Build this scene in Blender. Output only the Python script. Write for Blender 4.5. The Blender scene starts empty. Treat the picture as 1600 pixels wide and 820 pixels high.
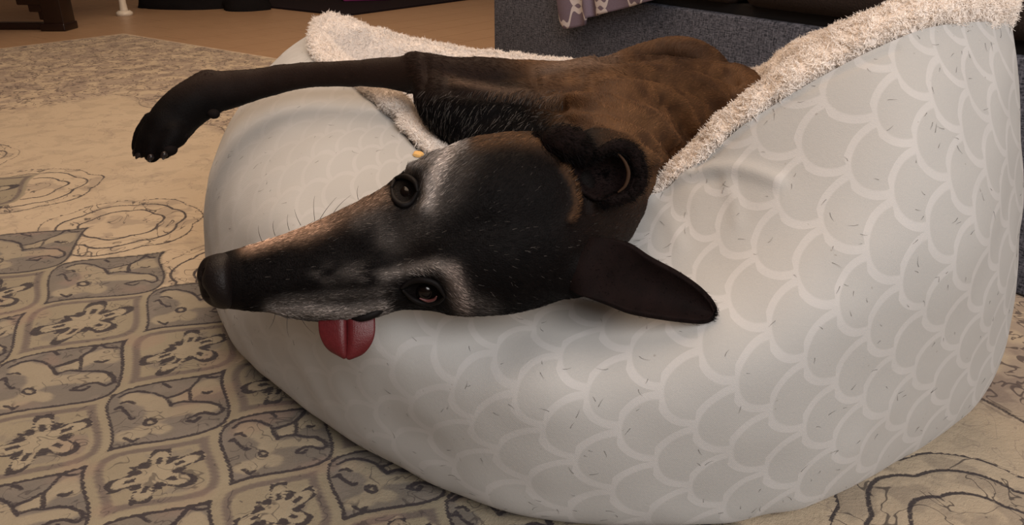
import bpy, bmesh, math, random
import numpy as np
from mathutils import Vector, Matrix
rng = np.random.default_rng(7); random.seed(7)
SC = bpy.context.scene; COL = SC.collection

# ------------------------------------------------------------------ camera, light, exposure
CAMH, PITCH, F = 0.60, math.radians(24), 1250.0
cam = bpy.data.cameras.new('camera'); cam_o = bpy.data.objects.new('camera', cam); COL.objects.link(cam_o)
cam_o.location = (0, 0, CAMH); cam_o.rotation_euler = (math.pi/2-PITCH, 0, 0)
cam.sensor_width = 36; cam.lens = F/1600*36; cam.clip_start = 0.02; cam.clip_end = 60
SC.camera = cam_o
SC.view_settings.view_transform = 'Standard'; SC.view_settings.look = 'None'
SC.view_settings.gamma = 1; SC.view_settings.use_curve_mapping = False
SC.view_settings.exposure = -0.08
W = bpy.data.worlds.new('world'); SC.world = W; W.use_nodes = True
W.node_tree.nodes['Background'].inputs[0].default_value = (1.0, .85, .72, 1)
W.node_tree.nodes['Background'].inputs[1].default_value = 0.12

def area_light(name, loc, target, size, power, color):
    l = bpy.data.lights.new(name, 'AREA'); l.shape = 'DISK'; l.size = size; l.energy = power; l.color = color
    o = bpy.data.objects.new(name, l); COL.objects.link(o); o.location = loc
    o.rotation_euler = (Vector(target)-Vector(loc)).to_track_quat('-Z', 'Y').to_euler(); return o
area_light('front_key_light', (0.9, -1.2, 1.75), (0.1, 0.9, 0.2), 1.5, 62, (1.0, .95, .92))  # key light added low at front right to light the bed wall evenly
area_light('room_lamp_light', (-0.5, 1.25, 2.5), (-0.5, 1.3, 0), 2.4, 42, (1.0, .74, .54))
area_light('overhead_fill_light', (-0.6, 3.6, 2.55), (-0.6, 3.6, 0), 3.0, 56, (1.0, .74, .52))  # broad soft fill, added since the closed room keeps world light out

# ------------------------------------------------------------------ helpers
sP, cP = math.sin(PITCH), math.cos(PITCH)
def ray(px, py):
    u = (px-800)/F; v = (py-410)/F
    return np.array([u, cP-sP*v, -(sP+cP*v)])
def PY(px, py, y):
    r = ray(px, py); return np.array([0, 0, CAMH])+r*(y/r[1])
def PD(px, py, d):
    return np.array([0, 0, CAMH])+ray(px, py)*d
def proj(v):
    v = np.asarray(v, float)
    y, z = v[..., 1], v[..., 2]-CAMH
    d = y*cP-z*sP; down = -(y*sP+z*cP)
    return 800+F*v[..., 0]/d, 410+F*down/d, d

def poly_dist(x, y, pts):
    best = np.full(np.shape(x), 1e9)
    for (ax, ay), (bx, by) in zip(pts[:-1], pts[1:]):
        dx, dy = bx-ax, by-ay; L = dx*dx+dy*dy+1e-12
        t = np.clip(((x-ax)*dx+(y-ay)*dy)/L, 0, 1)
        best = np.minimum(best, np.hypot(x-ax-t*dx, y-ay-t*dy))
    return best

def mesh_obj(name, verts, faces, mat=None, parent=None, smooth=True):
    me = bpy.data.meshes.new(name)
    me.from_pydata([tuple(map(float, v)) for v in verts], [], [tuple(map(int, f)) for f in faces])
    me.update()
    if smooth: me.polygons.foreach_set('use_smooth', [True]*len(me.polygons))
    if mat: me.materials.append(mat)
    o = bpy.data.objects.new(name, me); COL.objects.link(o)
    if parent: o.parent = parent
    return o
def grid_mesh(name, G, mat=None, parent=None, cyc_u=False, cyc_v=False, smooth=True, uv=None):
    """G: (nu, nv, 3) array"""
    nu, nv = G.shape[:2]
    iu = np.arange(nu if cyc_u else nu-1); iv = np.arange(nv if cyc_v else nv-1)
    A, B = np.meshgrid(iu, iv, indexing='ij'); A2, B2 = (A+1) % nu, (B+1) % nv
    f = np.stack([A*nv+B, A2*nv+B, A2*nv+B2, A*nv+B2], -1).reshape(-1, 4)
    me = bpy.data.meshes.new(name); n = nu*nv
    me.vertices.add(n); me.vertices.foreach_set('co', G.reshape(-1).astype(np.float32))
    me.loops.add(f.size); me.loops.foreach_set('vertex_index', f.reshape(-1).astype(np.int32))
    me.polygons.add(len(f)); me.polygons.foreach_set('loop_start', (np.arange(len(f))*4).astype(np.int32))
    me.polygons.foreach_set('loop_total', np.full(len(f), 4, np.int32))
    me.update(calc_edges=True); me.validate()
    me.polygons.foreach_set('use_smooth', [smooth]*len(me.polygons))
    if uv is not None: set_attr(me, 'pat', uv.reshape(-1, 3), 'FLOAT_VECTOR')
    if mat: me.materials.append(mat)
    o = bpy.data.objects.new(name, me); COL.objects.link(o)
    if parent: o.parent = parent
    return o
def set_attr(me, name, data, typ='FLOAT', dom='POINT'):
    a = me.attributes.new(name, typ, dom); data = np.ascontiguousarray(data, np.float32)
    if typ == 'FLOAT': a.data.foreach_set('value', data.reshape(-1))
    elif typ == 'FLOAT_COLOR':
        if data.shape[-1] == 3: data = np.concatenate([data, np.ones((len(data), 1), np.float32)], 1)
        a.data.foreach_set('color', data.reshape(-1))
    else: a.data.foreach_set('vector', data.reshape(-1))
def empty(name, loc, label=None, cat=None, group=None):
    o = bpy.data.objects.new(name, None); COL.objects.link(o); o.location = loc; o.empty_display_size = .1
    if label: o['label'] = label; o['category'] = cat
    if group: o['group'] = group
    return o
def tag(o, label, cat, group=None):
    o['label'] = label; o['category'] = cat
    if group: o['group'] = group
def adopt(child, parent):
    child.parent = parent; child.matrix_parent_inverse = Matrix.Translation(parent.location).inverted()
def box(name, mn, mx, mat, bevel=0.004, parent=None, rotz=0, origin=(0, 0, 0)):
    bm = bmesh.new(); bmesh.ops.create_cube(bm, size=1)
    mn, mx = Vector(mn), Vector(mx)
    for v in bm.verts: v.co = Vector([(mn[i]+mx[i])/2+v.co[i]*(mx[i]-mn[i]) for i in range(3)])
    if bevel: bmesh.ops.bevel(bm, geom=bm.edges[:], offset=bevel, segments=3, affect='EDGES', profile=.5)
    bm.transform(Matrix.Translation(origin) @ Matrix.Rotation(rotz, 4, 'Z'))
    me = bpy.data.meshes.new(name); bm.to_mesh(me); bm.free(); me.materials.append(mat)
    me.polygons.foreach_set('use_smooth', [bool(bevel)]*len(me.polygons))
    o = bpy.data.objects.new(name, me); COL.objects.link(o)
    if parent: o.parent = parent
    return o
def crom(P, n, closed=False):
    """Catmull-Rom resample of P (k,...) to n samples (index-uniform)."""
    P = np.asarray(P, float); k = len(P)
    t = np.linspace(0, k, n, endpoint=False) if closed else np.linspace(0, k-1, n)
    i = np.floor(t).astype(int)
    if not closed: i = np.minimum(i, k-2)
    f = (t-i).reshape((-1,)+(1,)*(P.ndim-1))
    g = (lambda j: P[j % k]) if closed else (lambda j: P[np.clip(j, 0, k-1)])
    p0, p1, p2, p3 = g(i-1), g(i), g(i+1), g(i+2)
    return .5*(2*p1+(p2-p0)*f+(2*p0-5*p1+4*p2-p3)*f*f+(3*p1-p0-3*p2+p3)*f**3)
def vnoise(p, scale, seed=0):
    """smooth 3D value noise, vectorised"""
    q = np.asarray(p)*scale+seed*17.13+1000; i = np.floor(q).astype(np.int64); f = q-i; f = f*f*(3-2*f)
    def h(a, b, c):
        n = (a*73856093) ^ (b*19349663) ^ (c*83492791) ^ (seed*2654435761)
        n = (n ^ (n >> 13))*1274126177 & 0x7fffffff
        return ((n ^ (n >> 16)) & 0xffff)/65535.0
    r = 0
    for dx in (0, 1):
        for dy in (0, 1):
            for dz in (0, 1):
                w = (f[..., 0] if dx else 1-f[..., 0])*(f[..., 1] if dy else 1-f[..., 1])*(f[..., 2] if dz else 1-f[..., 2])
                r = r+w*h(i[..., 0]+dx, i[..., 1]+dy, i[..., 2]+dz)
    return r*2-1

# ---- node maths
class E:
    nt = None
    def __init__(s, sock): s.s = sock
    @staticmethod
    def m(op, *a, clamp=False):
        n = E.nt.nodes.new('ShaderNodeMath'); n.operation = op; n.use_clamp = clamp
        for i, v in enumerate(a):
            if isinstance(v, E): E.nt.links.new(v.s, n.inputs[i])
            else: n.inputs[i].default_value = v
        return E(n.outputs[0])
    def __add__(s, o): return E.m('ADD', s, o)
    def __sub__(s, o): return E.m('SUBTRACT', s, o)
    def __rsub__(s, o): return E.m('SUBTRACT', o, s)
    def __mul__(s, o): return E.m('MULTIPLY', s, o)
    def __truediv__(s, o): return E.m('DIVIDE', s, o)
    __radd__ = __add__; __rmul__ = __mul__
    def lt(s, o): return E.m('LESS_THAN', s, o)
    def gt(s, o): return E.m('GREATER_THAN', s, o)
def smooth_lt(x, edge, w):      # 1 when x<edge, soft width w
    n = E.nt.nodes.new('ShaderNodeMapRange'); n.interpolation_type = 'SMOOTHSTEP'
    E.nt.links.new(x.s, n.inputs[0]); n.inputs[1].default_value = edge-w; n.inputs[2].default_value = edge+w
    n.inputs[3].default_value = 1; n.inputs[4].default_value = 0; return E(n.outputs[0])
def mixc(f, a, b):
    n = E.nt.nodes.new('ShaderNodeMix'); n.data_type = 'RGBA'
    if isinstance(f, E): E.nt.links.new(f.s, n.inputs[0])
    else: n.inputs[0].default_value = f
    for i, v in ((6, a), (7, b)):
        if isinstance(v, E): E.nt.links.new(v.s, n.inputs[i])
        else: n.inputs[i].default_value = tuple(v)+(1,)
    return E(n.outputs[2])
def noise(scale, detail=3, vec=None, rough=.5, out=0, dist=0):
    n = E.nt.nodes.new('ShaderNodeTexNoise'); n.inputs['Scale'].default_value = scale
    n.inputs['Detail'].default_value = detail; n.inputs['Roughness'].default_value = rough
    n.inputs['Distortion'].default_value = dist
    if vec is None:
        vec = E.nt.nodes.new('ShaderNodeTexCoord').outputs['Object']
    E.nt.links.new(vec.s if isinstance(vec, E) else vec, n.inputs['Vector'])
    return E(n.outputs[out])
def attr(name, out='Fac'):
    n = E.nt.nodes.new('ShaderNodeAttribute'); n.attribute_name = name; return E(n.outputs[out])
def coords(kind='Object', sc=(1, 1, 1), rot=0):
    t = E.nt.nodes.new('ShaderNodeTexCoord'); m = E.nt.nodes.new('ShaderNodeMapping')
    E.nt.links.new(t.outputs[kind], m.inputs[0]); m.inputs['Scale'].default_value = sc
    m.inputs['Rotation'].default_value = (0, 0, rot); return E(m.outputs[0])
def new_mat(name, rough=.6, color=None, spec=.5, sheen=0):
    m = bpy.data.materials.new(name); m.use_nodes = True; E.nt = m.node_tree
    b = m.node_tree.nodes['Principled BSDF']; b.inputs['Roughness'].default_value = rough
    b.inputs['Specular IOR Level'].default_value = spec
    if sheen: b.inputs['Sheen Weight'].default_value = sheen; b.inputs['Sheen Roughness'].default_value = .5
    if color is not None: b.inputs['Base Color'].default_value = tuple(color)+(1,)
    return m, b
def setc(b, c): E.nt.links.new(c.s, b.inputs['Base Color'])
def bump(b, h, strength=.3, dist=.002):
    n = E.nt.nodes.new('ShaderNodeBump'); n.inputs['Strength'].default_value = strength; n.inputs['Distance'].default_value = dist
    E.nt.links.new(h.s, n.inputs['Height']); E.nt.links.new(n.outputs[0], b.inputs['Normal'])

# ------------------------------------------------------------------ materials
def wood_mat(name, c1, c2, rot=0, rough=.45, sc=1):
    m, b = new_mat(name, rough)
    v = coords('Object', (14*sc, .9*sc, 14*sc), rot)
    n = noise(3, 5, v, .6, dist=.6); n2 = noise(.8, 2)
    setc(b, mixc(E.m('MULTIPLY', n, n2*1.6, clamp=True), c1, c2)); bump(b, n, .1, .001)
    return m
M = {}
M['floor'] = wood_mat('laminate_wood', (.31, .19, .115), (.46, .31, .19), 0, .38)
M['joint'] = new_mat('dark_joint', .9, (.10, .06, .04))[0]
M['wall'] = new_mat('painted_wall', .9, (.55, .45, .36))[0]
M['darkwood'] = wood_mat('dark_wood', (.009, .003, .002), (.02, .007, .005), 0, .35)
M['white'] = new_mat('white_enamel', .3, (.75, .68, .58))[0]
M['black'] = new_mat('black_leather', .5, (.006, .006, .007))[0]
def fuzz_mat(name, c, var=.4, scale=180):
    m, b = new_mat(name, .9, spec=.15); n = noise(scale, 3)
    setc(b, mixc(n, [x*(1-var) for x in c], [x*(1+var) for x in c])); bump(b, n, .5, .003); return m
M['black_fuzz'] = fuzz_mat('black_fuzz', (.008, .007, .008))
M['mat'] = fuzz_mat('black_mat', (.012, .008, .011))
M['pink'] = fuzz_mat('magenta_cloth', (.35, .05, .22))

# sofa weave
m, b = new_mat('charcoal_weave', .95, spec=.1)
v1 = coords('Object', (200, 200, 300)); v2 = coords('Object', (50, 50, 420)); v3 = coords('Object', (300, 300, 50))
w = noise(1, 2, v1)*.35+noise(1, 2, v2)*.35+noise(1, 2, v3)*.3
setc(b, mixc(E.m('MULTIPLY_ADD', w, 5.0, -2.0, clamp=True), (.022, .025, .034), (.145, .152, .190)))
bump(b, w, .5, .002); M['sofa'] = m
M['sofa_top'] = fuzz_mat('dark_cushion_cloth', (.030, .022, .020), .3, 300)
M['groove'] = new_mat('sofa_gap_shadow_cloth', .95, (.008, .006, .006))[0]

# blanket with white trellis
m, b = new_mat('lavender_trellis_cloth', .95, spec=.1)
p = attr('pat', 'Vector'); sx = E.nt.nodes.new('ShaderNodeSeparateXYZ'); E.nt.links.new(p.s, sx.inputs[0])
U, V = E(sx.outputs[0]), E(sx.outputs[1])
ph = E.m('SINE', U*46)*.40+E.m('SINE', U*138)*.13
a_ = E.m('ABSOLUTE', E.m('SINE', V*27+ph*1.6)); b_ = E.m('ABSOLUTE', E.m('SINE', V*27-ph*1.6+1.57))
c_ = E.m('MINIMUM', a_, b_)
wh = smooth_lt(c_, .19, .03)
cl = mixc(noise(400, 2), (.15, .12, .165), (.22, .18, .235))
setc(b, mixc(wh, cl, (.62, .58, .60))); bump(b, noise(500, 2), .4, .002); M['blanket'] = m

# bed fabric: fish-scale arcs, pat = (s, t) metres
m, b = new_mat('scallop_print_cotton', .92, spec=.15, sheen=.15)
p = attr('pat', 'Vector'); sx = E.nt.nodes.new('ShaderNodeSeparateXYZ'); E.nt.links.new(p.s, sx.inputs[0])
R_, ST = .0385, .0345
wob = (noise(14, 2)-.5)*.006
S_, T_ = E(sx.outputs[0])+wob, E(sx.outputs[1])-wob
def scale_d(k):
    par = E.m('FLOORED_MODULO', k, 2.0)
    tc = (E.m('ROUND', (T_/R_-par)*.5)*2.0+par)*R_
    ds, dt = S_-k*ST, T_-tc
    return E.m('SQRT', ds*ds+dt*dt)
k1 = E.m('FLOOR', S_/ST)+1.0
d1, d2, d3 = scale_d(k1), scale_d(k1-1.0), scale_d(k1-2.0)
in1 = d1.lt(R_); in2 = d2.lt(R_)
dd = in1*d1+(1-in1)*(in2*d2+(1-in2)*d3)
ring = 1-smooth_lt(dd, R_-.0078, .0012)
sub = (noise(30, 2)*.6+.45)
fine = noise(1100, 2); big = noise(7, 3)
base = mixc(big, (.435, .435, .425), (.48, .48, .468))
base = mixc(fine*.5, base, (.385, .38, .368))
sxo = E.nt.nodes.new('ShaderNodeSeparateXYZ'); E.nt.links.new(coords('Object').s, sxo.inputs[0])
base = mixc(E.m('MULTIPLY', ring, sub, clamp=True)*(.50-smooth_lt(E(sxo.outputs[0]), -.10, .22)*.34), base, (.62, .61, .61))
spk = noise(130, 1); base = mixc(smooth_lt(spk, .215, .02)*.4, base, (.20, .17, .14))
setc(b, base)
wv = E(E.nt.nodes.new('ShaderNodeTexWave').outputs[1])
wn = wv.s.node; wn.inputs['Scale'].default_value = 330; wn.inputs['Distortion'].default_value = 2; wn.bands_direction = 'DIAGONAL'
E.nt.links.new(E.nt.nodes.new('ShaderNodeTexCoord').outputs['Object'], wn.inputs[0])
bump(b, fine*.6+noise(260, 2)*.5+wv*.15, .30, .0012); M['bed'] = m

m, b = new_mat('sherpa_fleece', .95, spec=.1, sheen=.3)
n = noise(160, 3, dist=.8)
setc(b, mixc(n, (.66, .58, .52), (.86, .79, .73))); bump(b, n, .8, .006); M['fleece'] = m
m, b = new_mat('sherpa_fleece_pile', .9, spec=.1)
setc(b, mixc(noise(60, 2), (.80, .73, .67), (.93, .87, .81))); M['fleece_pile'] = m

# dog
m, b = new_mat('dog_coat', .6, spec=.08)
setc(b, mixc(noise(500, 2)*.6, attr('col', 'Color'), (.006, .004, .004))); bump(b, noise(700, 3, coords('Object', (1, 1, 1))), .5, .0015); M['coat'] = m
m, b = new_mat('dog_hair', .55, spec=.09); setc(b, attr('col', 'Color')); M['hair'] = m
m, b = new_mat('nose_leather', .55, (.0055, .0035, .0035), .22); vn = noise(420, 2, dist=1.0); bump(b, vn, .6, .001); M['nose'] = m
M['eye'] = new_mat('dark_eye', .15, (.003, .002, .002), .35)[0]
M['lid'] = new_mat('eyelid_skin', .65, (.004, .003, .003), .15)[0]
M['haw'] = new_mat('eye_pink_rim', .4, (.09, .028, .028))[0]
m, b = new_mat('tongue', .42, spec=.35); b.inputs['Subsurface Weight'].default_value = .05
b.inputs['Subsurface Radius'].default_value = (.004, .001, .001)
setc(b, mixc(noise(260, 3), (.065, .006, .008), (.115, .013, .016))); bump(b, noise(900, 2), .4, .0008); M['tongue'] = m
m, b = new_mat('ear_leather', .75, spec=.06); setc(b, mixc(noise(60, 3), (.0035, .0025, .0025), (.013, .007, .0065))); bump(b, noise(700, 2), .4, .001); M['ear'] = m
M['ear_edge'] = new_mat('ear_fold_skin', .7, (.04, .022, .013), .1)[0]
M['claw'] = new_mat('claw', .3, (.012, .008, .008))[0]
M['pad'] = new_mat('paw_pad', .8, (.006, .004, .004), .1)[0]
M['crumb'] = new_mat('biscuit_crumb', .8, (.75, .45, .16))[0]

# ------------------------------------------------------------------ room
UD = np.array([.80, -.60]); VD = np.array([.60, .80])      # directions of the rug's sides
def struct(o): o['kind'] = 'structure'; return o
fl = struct(box('floor', (-7, -3, -.06), (5, 8.5, -.012), M['joint'], 0))
ang = math.atan2(VD[1], VD[0])
plank_meshes = {}
def plank(L, Wd):
    key = (round(L, 3),)
    if key not in plank_meshes:
        o = box('floor_plank', (-L/2, -Wd/2, -.012), (L/2, Wd/2, 0), M['floor'], 0); me = o.data; bpy.data.objects.remove(o)
        plank_meshes[key] = me
    return plank_meshes[key]
# planks run along V
m = bpy.data.materials['laminate_wood']
PW, PL = .19, 1.29
for i in range(-46, 28):
    off = ((i*.437) % 1)*PL
    for j in range(-4, 9):
        uc = i*PW; vc = j*PL+off
        c = UD*uc+VD*vc
        if not (-5.6 < c[0] < 3.2 and 1.2 < c[1] < 7.0): continue
        # under the rug and the sofa nothing is seen
        if -3.9 < uc < 1.4 and vc < 1.4: continue
        o = bpy.data.objects.new('floor_plank', plank(PL-.0025, PW-.0025)); COL.objects.link(o)
        o.location = (c[0], c[1], 0); o.rotation_euler = (0, 0, ang); o.parent = fl
struct(box('floor_underlay', (-6.9, -2.9, -.012), (4.9, 8.4, -.004), M['floor'], 0))
struct(box('wall_back', (-7, 8.4, -.05), (5, 8.5, 2.6), M['wall'], 0))
struct(box('wall_left', (-7.1, -3, -.05), (-7, 8.5, 2.6), M['wall'], 0))
struct(box('wall_right', (5, -3, -.05), (5.1, 8.5, 2.6), M['wall'], 0))
struct(box('wall_front', (-7, -3.1, -.05), (5, -3, 2.6), M['wall'], 0))
struct(box('ceiling', (-7, -3, 2.6), (5, 8.5, 2.7), M['wall'], 0))
struct(box('baseboard_back', (-7, 8.38, 0), (5, 8.4, .1), M['white'], 0))

# ------------------------------------------------------------------ rug
UC, VC = -4.10, 2.17           # far corner in (U,V)
def warp_axis(lo, hi, c, fine, grow):
    a = [c]; s = fine
    while a[-1] < hi: a.append(a[-1]+max(fine, (a[-1]-c-.5)*grow))
    bb = [c]
    while bb[-1] > lo: bb.append(bb[-1]-max(fine, (c-bb[-1]-.9)*grow))
    r = np.array(sorted(set(bb+a))); return np.clip(r, lo, hi)
ua = warp_axis(UC, 1.1, -.85, .0034, .012); va = warp_axis(-.75, VC, .35, .0034, .012)
UU, VV = np.meshgrid(ua, va, indexing='ij')
CA, CB = .165, .226
A0, B0 = UD @ np.array([-.448, .862]), VD @ np.array([-.448, .862])
XW = UU*UD[0]+VV*VD[0]; YW = UU*UD[1]+VV*VD[1]
RC = np.array([.96, -.24]); rr0 = np.hypot(XW-RC[0], YW-RC[1]); rho = np.log(rr0); tht = np.arctan2(YW-RC[1], XW-RC[0]); tht = np.where(tht < -1.5, tht+2*np.pi, tht)
pv, rv = np.array([-.099, -.027]), np.array([-.015, .061]); det = pv[0]*rv[1]-pv[1]*rv[0]
d0, d1_ = rho-.581+.008*vnoise(np.stack([XW, YW, XW*0], -1), 9, 21)*.5, tht-2.474+.008*vnoise(np.stack([XW, YW, XW*0], -1), 9, 22)*.5
a = (d0*rv[1]-d1_*rv[0])/det; bq = (pv[0]*d1_-pv[1]*d0)/det/2
SZ = rr0*.100/CA
def cellinfo(a, b):
    w = .25*(1+np.cos(2*np.pi*b)); k = np.round(a); f = np.abs(a-k)
    dw = .25*2*np.pi*np.sin(2*np.pi*b)
    d = (f-w)*CA/np.sqrt(1+(dw*CA/CB)**2)
    prim = f < w
    kb = np.where(prim, np.round(b), np.floor(b)+.5)
    ka = np.where(prim, k, np.floor(a)+.5)
    rc = .581+ka*pv[0]+kb*2*rv[0]; tc = 2.4775+ka*pv[1]+kb*2*rv[1]
    cx, cy = RC[0]+np.exp(rc)*np.cos(tc), RC[1]+np.exp(rc)*np.sin(tc)
    return d*SZ, prim, (a-ka)*CA, (b-kb)*CB, cx*UD[0]+cy*UD[1], cx*VD[0]+cy*VD[1]
dL, prim, la, lb, cu, cv = cellinfo(a, bq)
P3_ = np.stack([XW, YW, XW*0], -1)
la = la+.003*vnoise(P3_, 26, 31)+.002*vnoise(P3_, 70, 32); lb = lb+.003*vnoise(P3_, 26, 33)+.002*vnoise(P3_, 70, 34)
in_lat = cv < .64
# medallion strip
ra = np.full(UU.shape, 9.); th = np.zeros(UU.shape)
for k_ in range(-5, 6):
    c_ = np.array([-.795, 1.515])+UD*.39*k_+VD*.012*k_
    dx_, dy_ = XW-c_[0]+.010*vnoise(P3_, 16, 41), YW-c_[1]+.010*vnoise(P3_, 16, 42)
    r__ = np.hypot(dx_, dy_); th = np.where(r__ < ra, np.arctan2(dy_, dx_), th); ra = np.minimum(ra, r__)
scal = .122*(1+.10*np.abs(np.sin(th*3.5)))
dark = np.full(UU.shape, 1.0); creamd = np.full(UU.shape, 1.0)
def arc(cx, cy, r, t0, t1, n=14, ry=None):
    t = np.radians(np.linspace(t0, t1, n)); return list(zip(cx+r*np.cos(t), cy+(ry or r)*np.sin(t)))
# motif A (leafy sprays), local metres
def LP(pts): return [((611*x+832*y)/856e3, (-357*x+915*y)/856e3) for x, y in pts]
ring_ = [(-27+7*math.cos(t), 18+5*math.sin(t)) for t in np.linspace(0, 6.28, 9)]
motA = [LP(q) for q in ([(-65,-22),(-52,-29),(-37,-31),(-20,-28),(-8,-21),(2,-4)], [(-72,-2),(-65,-6),(-60,2),(-51,12),(-46,10)], [(-62,-12),(-52,-14),(-46,-9)],
        [(2,-6),(18,-10),(38,-9),(60,-7),(73,0),(76,9),(67,14),(52,8),(42,9),(28,15)], [(24,18),(38,20),(44,14)], [(0,-18),(14,-22),(31,-30),(44,-42),(53,-53)], [(31,-30),(29,-12)],
        [(50,-54),(60,-48),(70,-48)], [(-6,-43),(2,-36)], [(48,-24),(56,-22),(62,-25)], ring_, [(-60,40),(-52,47),(-44,42)])]
filA = [(LP(q), w) for q, w in (([(-46,-19),(-22,-12),(-12,4),(-18,10)], .013), ([(0,6),(30,2),(62,2)], .0095), ([(14,-14),(34,-24),(60,-38),(64,-26)], .0095), ([(-58,38),(-42,34),(-28,26),(-12,30)], .012))]
motB = []
rr = np.hypot(la, lb*.78); tt = np.arctan2(lb*.78, la)
pet = .033+.013*np.sign(np.cos(tt*5.5))*np.abs(np.cos(tt*5.5))**.6
dp = np.abs(rr-pet)*.55
rayd = np.abs(np.sin(tt*5.5))*rr/5.5; rayd = np.where((rr > .017) & (rr < .030), rayd, 1)
sunD = np.minimum(dp, rayd)
mA = np.full(UU.shape, 1.0)
near = prim & in_lat & (VV > -2)
x_, y_ = la[near], lb[near]; best = np.full(x_.shape, 1.0)
for pl in motA: best = np.minimum(best, poly_dist(x_, y_, pl))
mA[near] = best*SZ[near]
fA = np.zeros(UU.shape); b__ = np.zeros(x_.shape)
for pl, w in filA: b__ = np.maximum(b__, np.clip((w-poly_dist(x_, y_, pl))/.003+.5, 0, 1))
fA[near] = b__
dark = np.where(in_lat & prim, np.minimum(mA, np.abs(dL+.0040)), dark)
dark = np.where(in_lat & ~prim & (dL > .014), sunD, dark)
# secondary leaf curls in sun cells beyond V 0.3 handled by noise in the shader
petfill = np.where(in_lat & ~prim, np.where(rr < pet, 1., 0.), 0.)
pl2 = np.where(in_lat & prim, fA, 0)
fillc = np.maximum(petfill*.9, pl2*.85)
# zone value: 0 = primary fill, 1 = cream band, 2 = brown band, 3 = inner secondary
zone_cream = np.where(in_lat, np.maximum(np.clip((.0062-np.abs(dL-.002))/.002+.5, 0, 1), np.clip((.0028-np.abs(dL-.0215))/.002+.5, 0, 1)), 0)
medd = np.minimum.reduce([np.abs(ra-scal*1.2), np.abs(ra-scal*.93), np.where(np.abs(ra-scal*.62) < .01, np.abs(ra-scal*.62), 1)])
medz = (~in_lat) & (ra < scal*1.22)
dark = np.where(medz, np.minimum(medd, 1), dark)
edge_lat = (~in_lat) & ~medz & (np.abs(dL) < .02) & (cv < .75)
bord = VV-(1.06-.12*UU); bord2 = -(UU+2.75)
border = np.clip(np.maximum(bord, bord2)/.05+.5, 0, 1)
bline = np.minimum(np.abs(np.maximum(bord, bord2)+.02*np.sin(UU*22)*1.0), 1)
dark = np.where(border+0 > 0.01, np.minimum(dark, bline*.9), dark)
X = UU*UD[0]+VV*VD[0]; Y = UU*UD[1]+VV*VD[1]
Z = .010+.0006*vnoise(np.stack([X, Y, X*0], -1), 130, 3)-.0012*np.exp(-(dark/.003)**2)
edge = (UU <= UC+1e-6) | (VV >= VC-1e-6) | (UU >= 1.1-1e-6) | (VV <= -.75+1e-6)
Z = np.where(edge, 0.0, Z)
m, b = new_mat('rug_pile', .95, spec=.08, sheen=.1)
dk = attr('dark'); lat = attr('lat'); pr = attr('prim'); cr = attr('cream'); fi = attr('fill'); bo = attr('border'); md = attr('med'); dl = attr('dl')
oc = coords('Object', (1, 1, 1))
jag = (noise(320, 2, oc)-.5)*.0034
wid = noise(25, 2, oc)*.0016+.0005
line = smooth_lt(dk+jag, .0026, .0008)
# scroll lines from noise contours
def contour(sc, det, w, dist=1.0):
    n = noise(sc, det, oc, .5, 0, dist); return smooth_lt(E.m('ABSOLUTE', n-.5), w, w*.5)
scr1 = contour(13, 2, .010, 1.6)*noise(9, 1, oc).gt(.42)
scr2 = contour(20, 2, .024, 1.2)
blot = 1-smooth_lt(noise(18, 3, oc), .56, .04)
cream = mixc(noise(6, 3, oc), (.47, .375, .265), (.58, .485, .355))
creamd_ = mixc(noise(10, 2, oc), (.29, .25, .175), (.40, .35, .25))
taupe = mixc(noise(9, 2, oc), (.155, .125, .110), (.21, .175, .15))
grey = mixc(noise(14, 3, oc), (.20, .175, .155), (.27, .24, .20))
blue = mixc(noise(8, 2, oc), (.165, .155, .15), (.25, .215, .165))
fieldc = mixc(blot*.30, cream, (.33, .27, .20))
fieldc = mixc(scr1*.35, fieldc, (.22, .17, .15))
blo2 = 1-smooth_lt(noise(11, 3, oc), .50, .05)
bordc = mixc(blo2*.6, cream, (.30, .24, .20)); bordc = mixc(blot*.5, bordc, (.22, .165, .14))
bordc = mixc(scr2*.85, bordc, (.085, .06, .055))
medc = mixc(blot*.35, cream, taupe); medc = mixc(scr1*.8, medc, (.05, .04, .04))
# lattice
prim_c = mixc(blot, blue, grey)
sec_c = mixc(smooth_lt(dl, .020, .0015), creamd_, taupe)
sec_c = mixc((1-smooth_lt(dl, .026, .002))*blot*.6, sec_c, grey)
latc = mixc(pr, sec_c, prim_c)
latc = mixc(fi, latc, mixc(noise(22, 2, oc), (.36, .31, .22), (.46, .40, .29)))
latc = mixc(cr, latc, creamd_)
pinky = smooth_lt(noise(11, 1, oc), .36, .05)
latc = mixc(pinky*.25, latc, (.40, .25, .20))
scr3 = contour(42, 1, .018, .8)*smooth_lt(noise(16, 1, oc), .52, .03)
latc = mixc(scr3*(1-cr)*.6, latc, (.05, .04, .045))
colr = mixc(bo, fieldc, bordc); colr = mixc(md, colr, medc); colr = mixc(lat, colr, mixc(.16, latc, (.05, .045, .04)))
darkc = mixc(bo, (.030, .024, .032), (.075, .055, .045))
colr = mixc(line*.93, colr, darkc)
pile = noise(900, 2, oc); pile2 = noise(210, 2, oc)
colr = mixc(pile*.35, colr, mixc(.5, colr, (.12, .10, .08)))
ed = attr('edge'); colr = mixc(ed, colr, (.62, .50, .38))
setc(b, colr); bump(b, pile*.7+pile2*.8, .6, .003); M['rug'] = m
G = np.stack([X, Y, Z], -1)
rug = grid_mesh('rug', G, M['rug'])
me = rug.data
for nm, ar in (('dark', dark), ('lat', in_lat*1.), ('prim', prim*1.), ('cream', zone_cream), ('fill', fillc), ('border', border),
               ('med', medz*1.), ('dl', dL), ('edge', ((UU < UC+.018) | (VV > VC-.018))*1.)):
    set_attr(me, nm, np.asarray(ar, float).reshape(-1))
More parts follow.
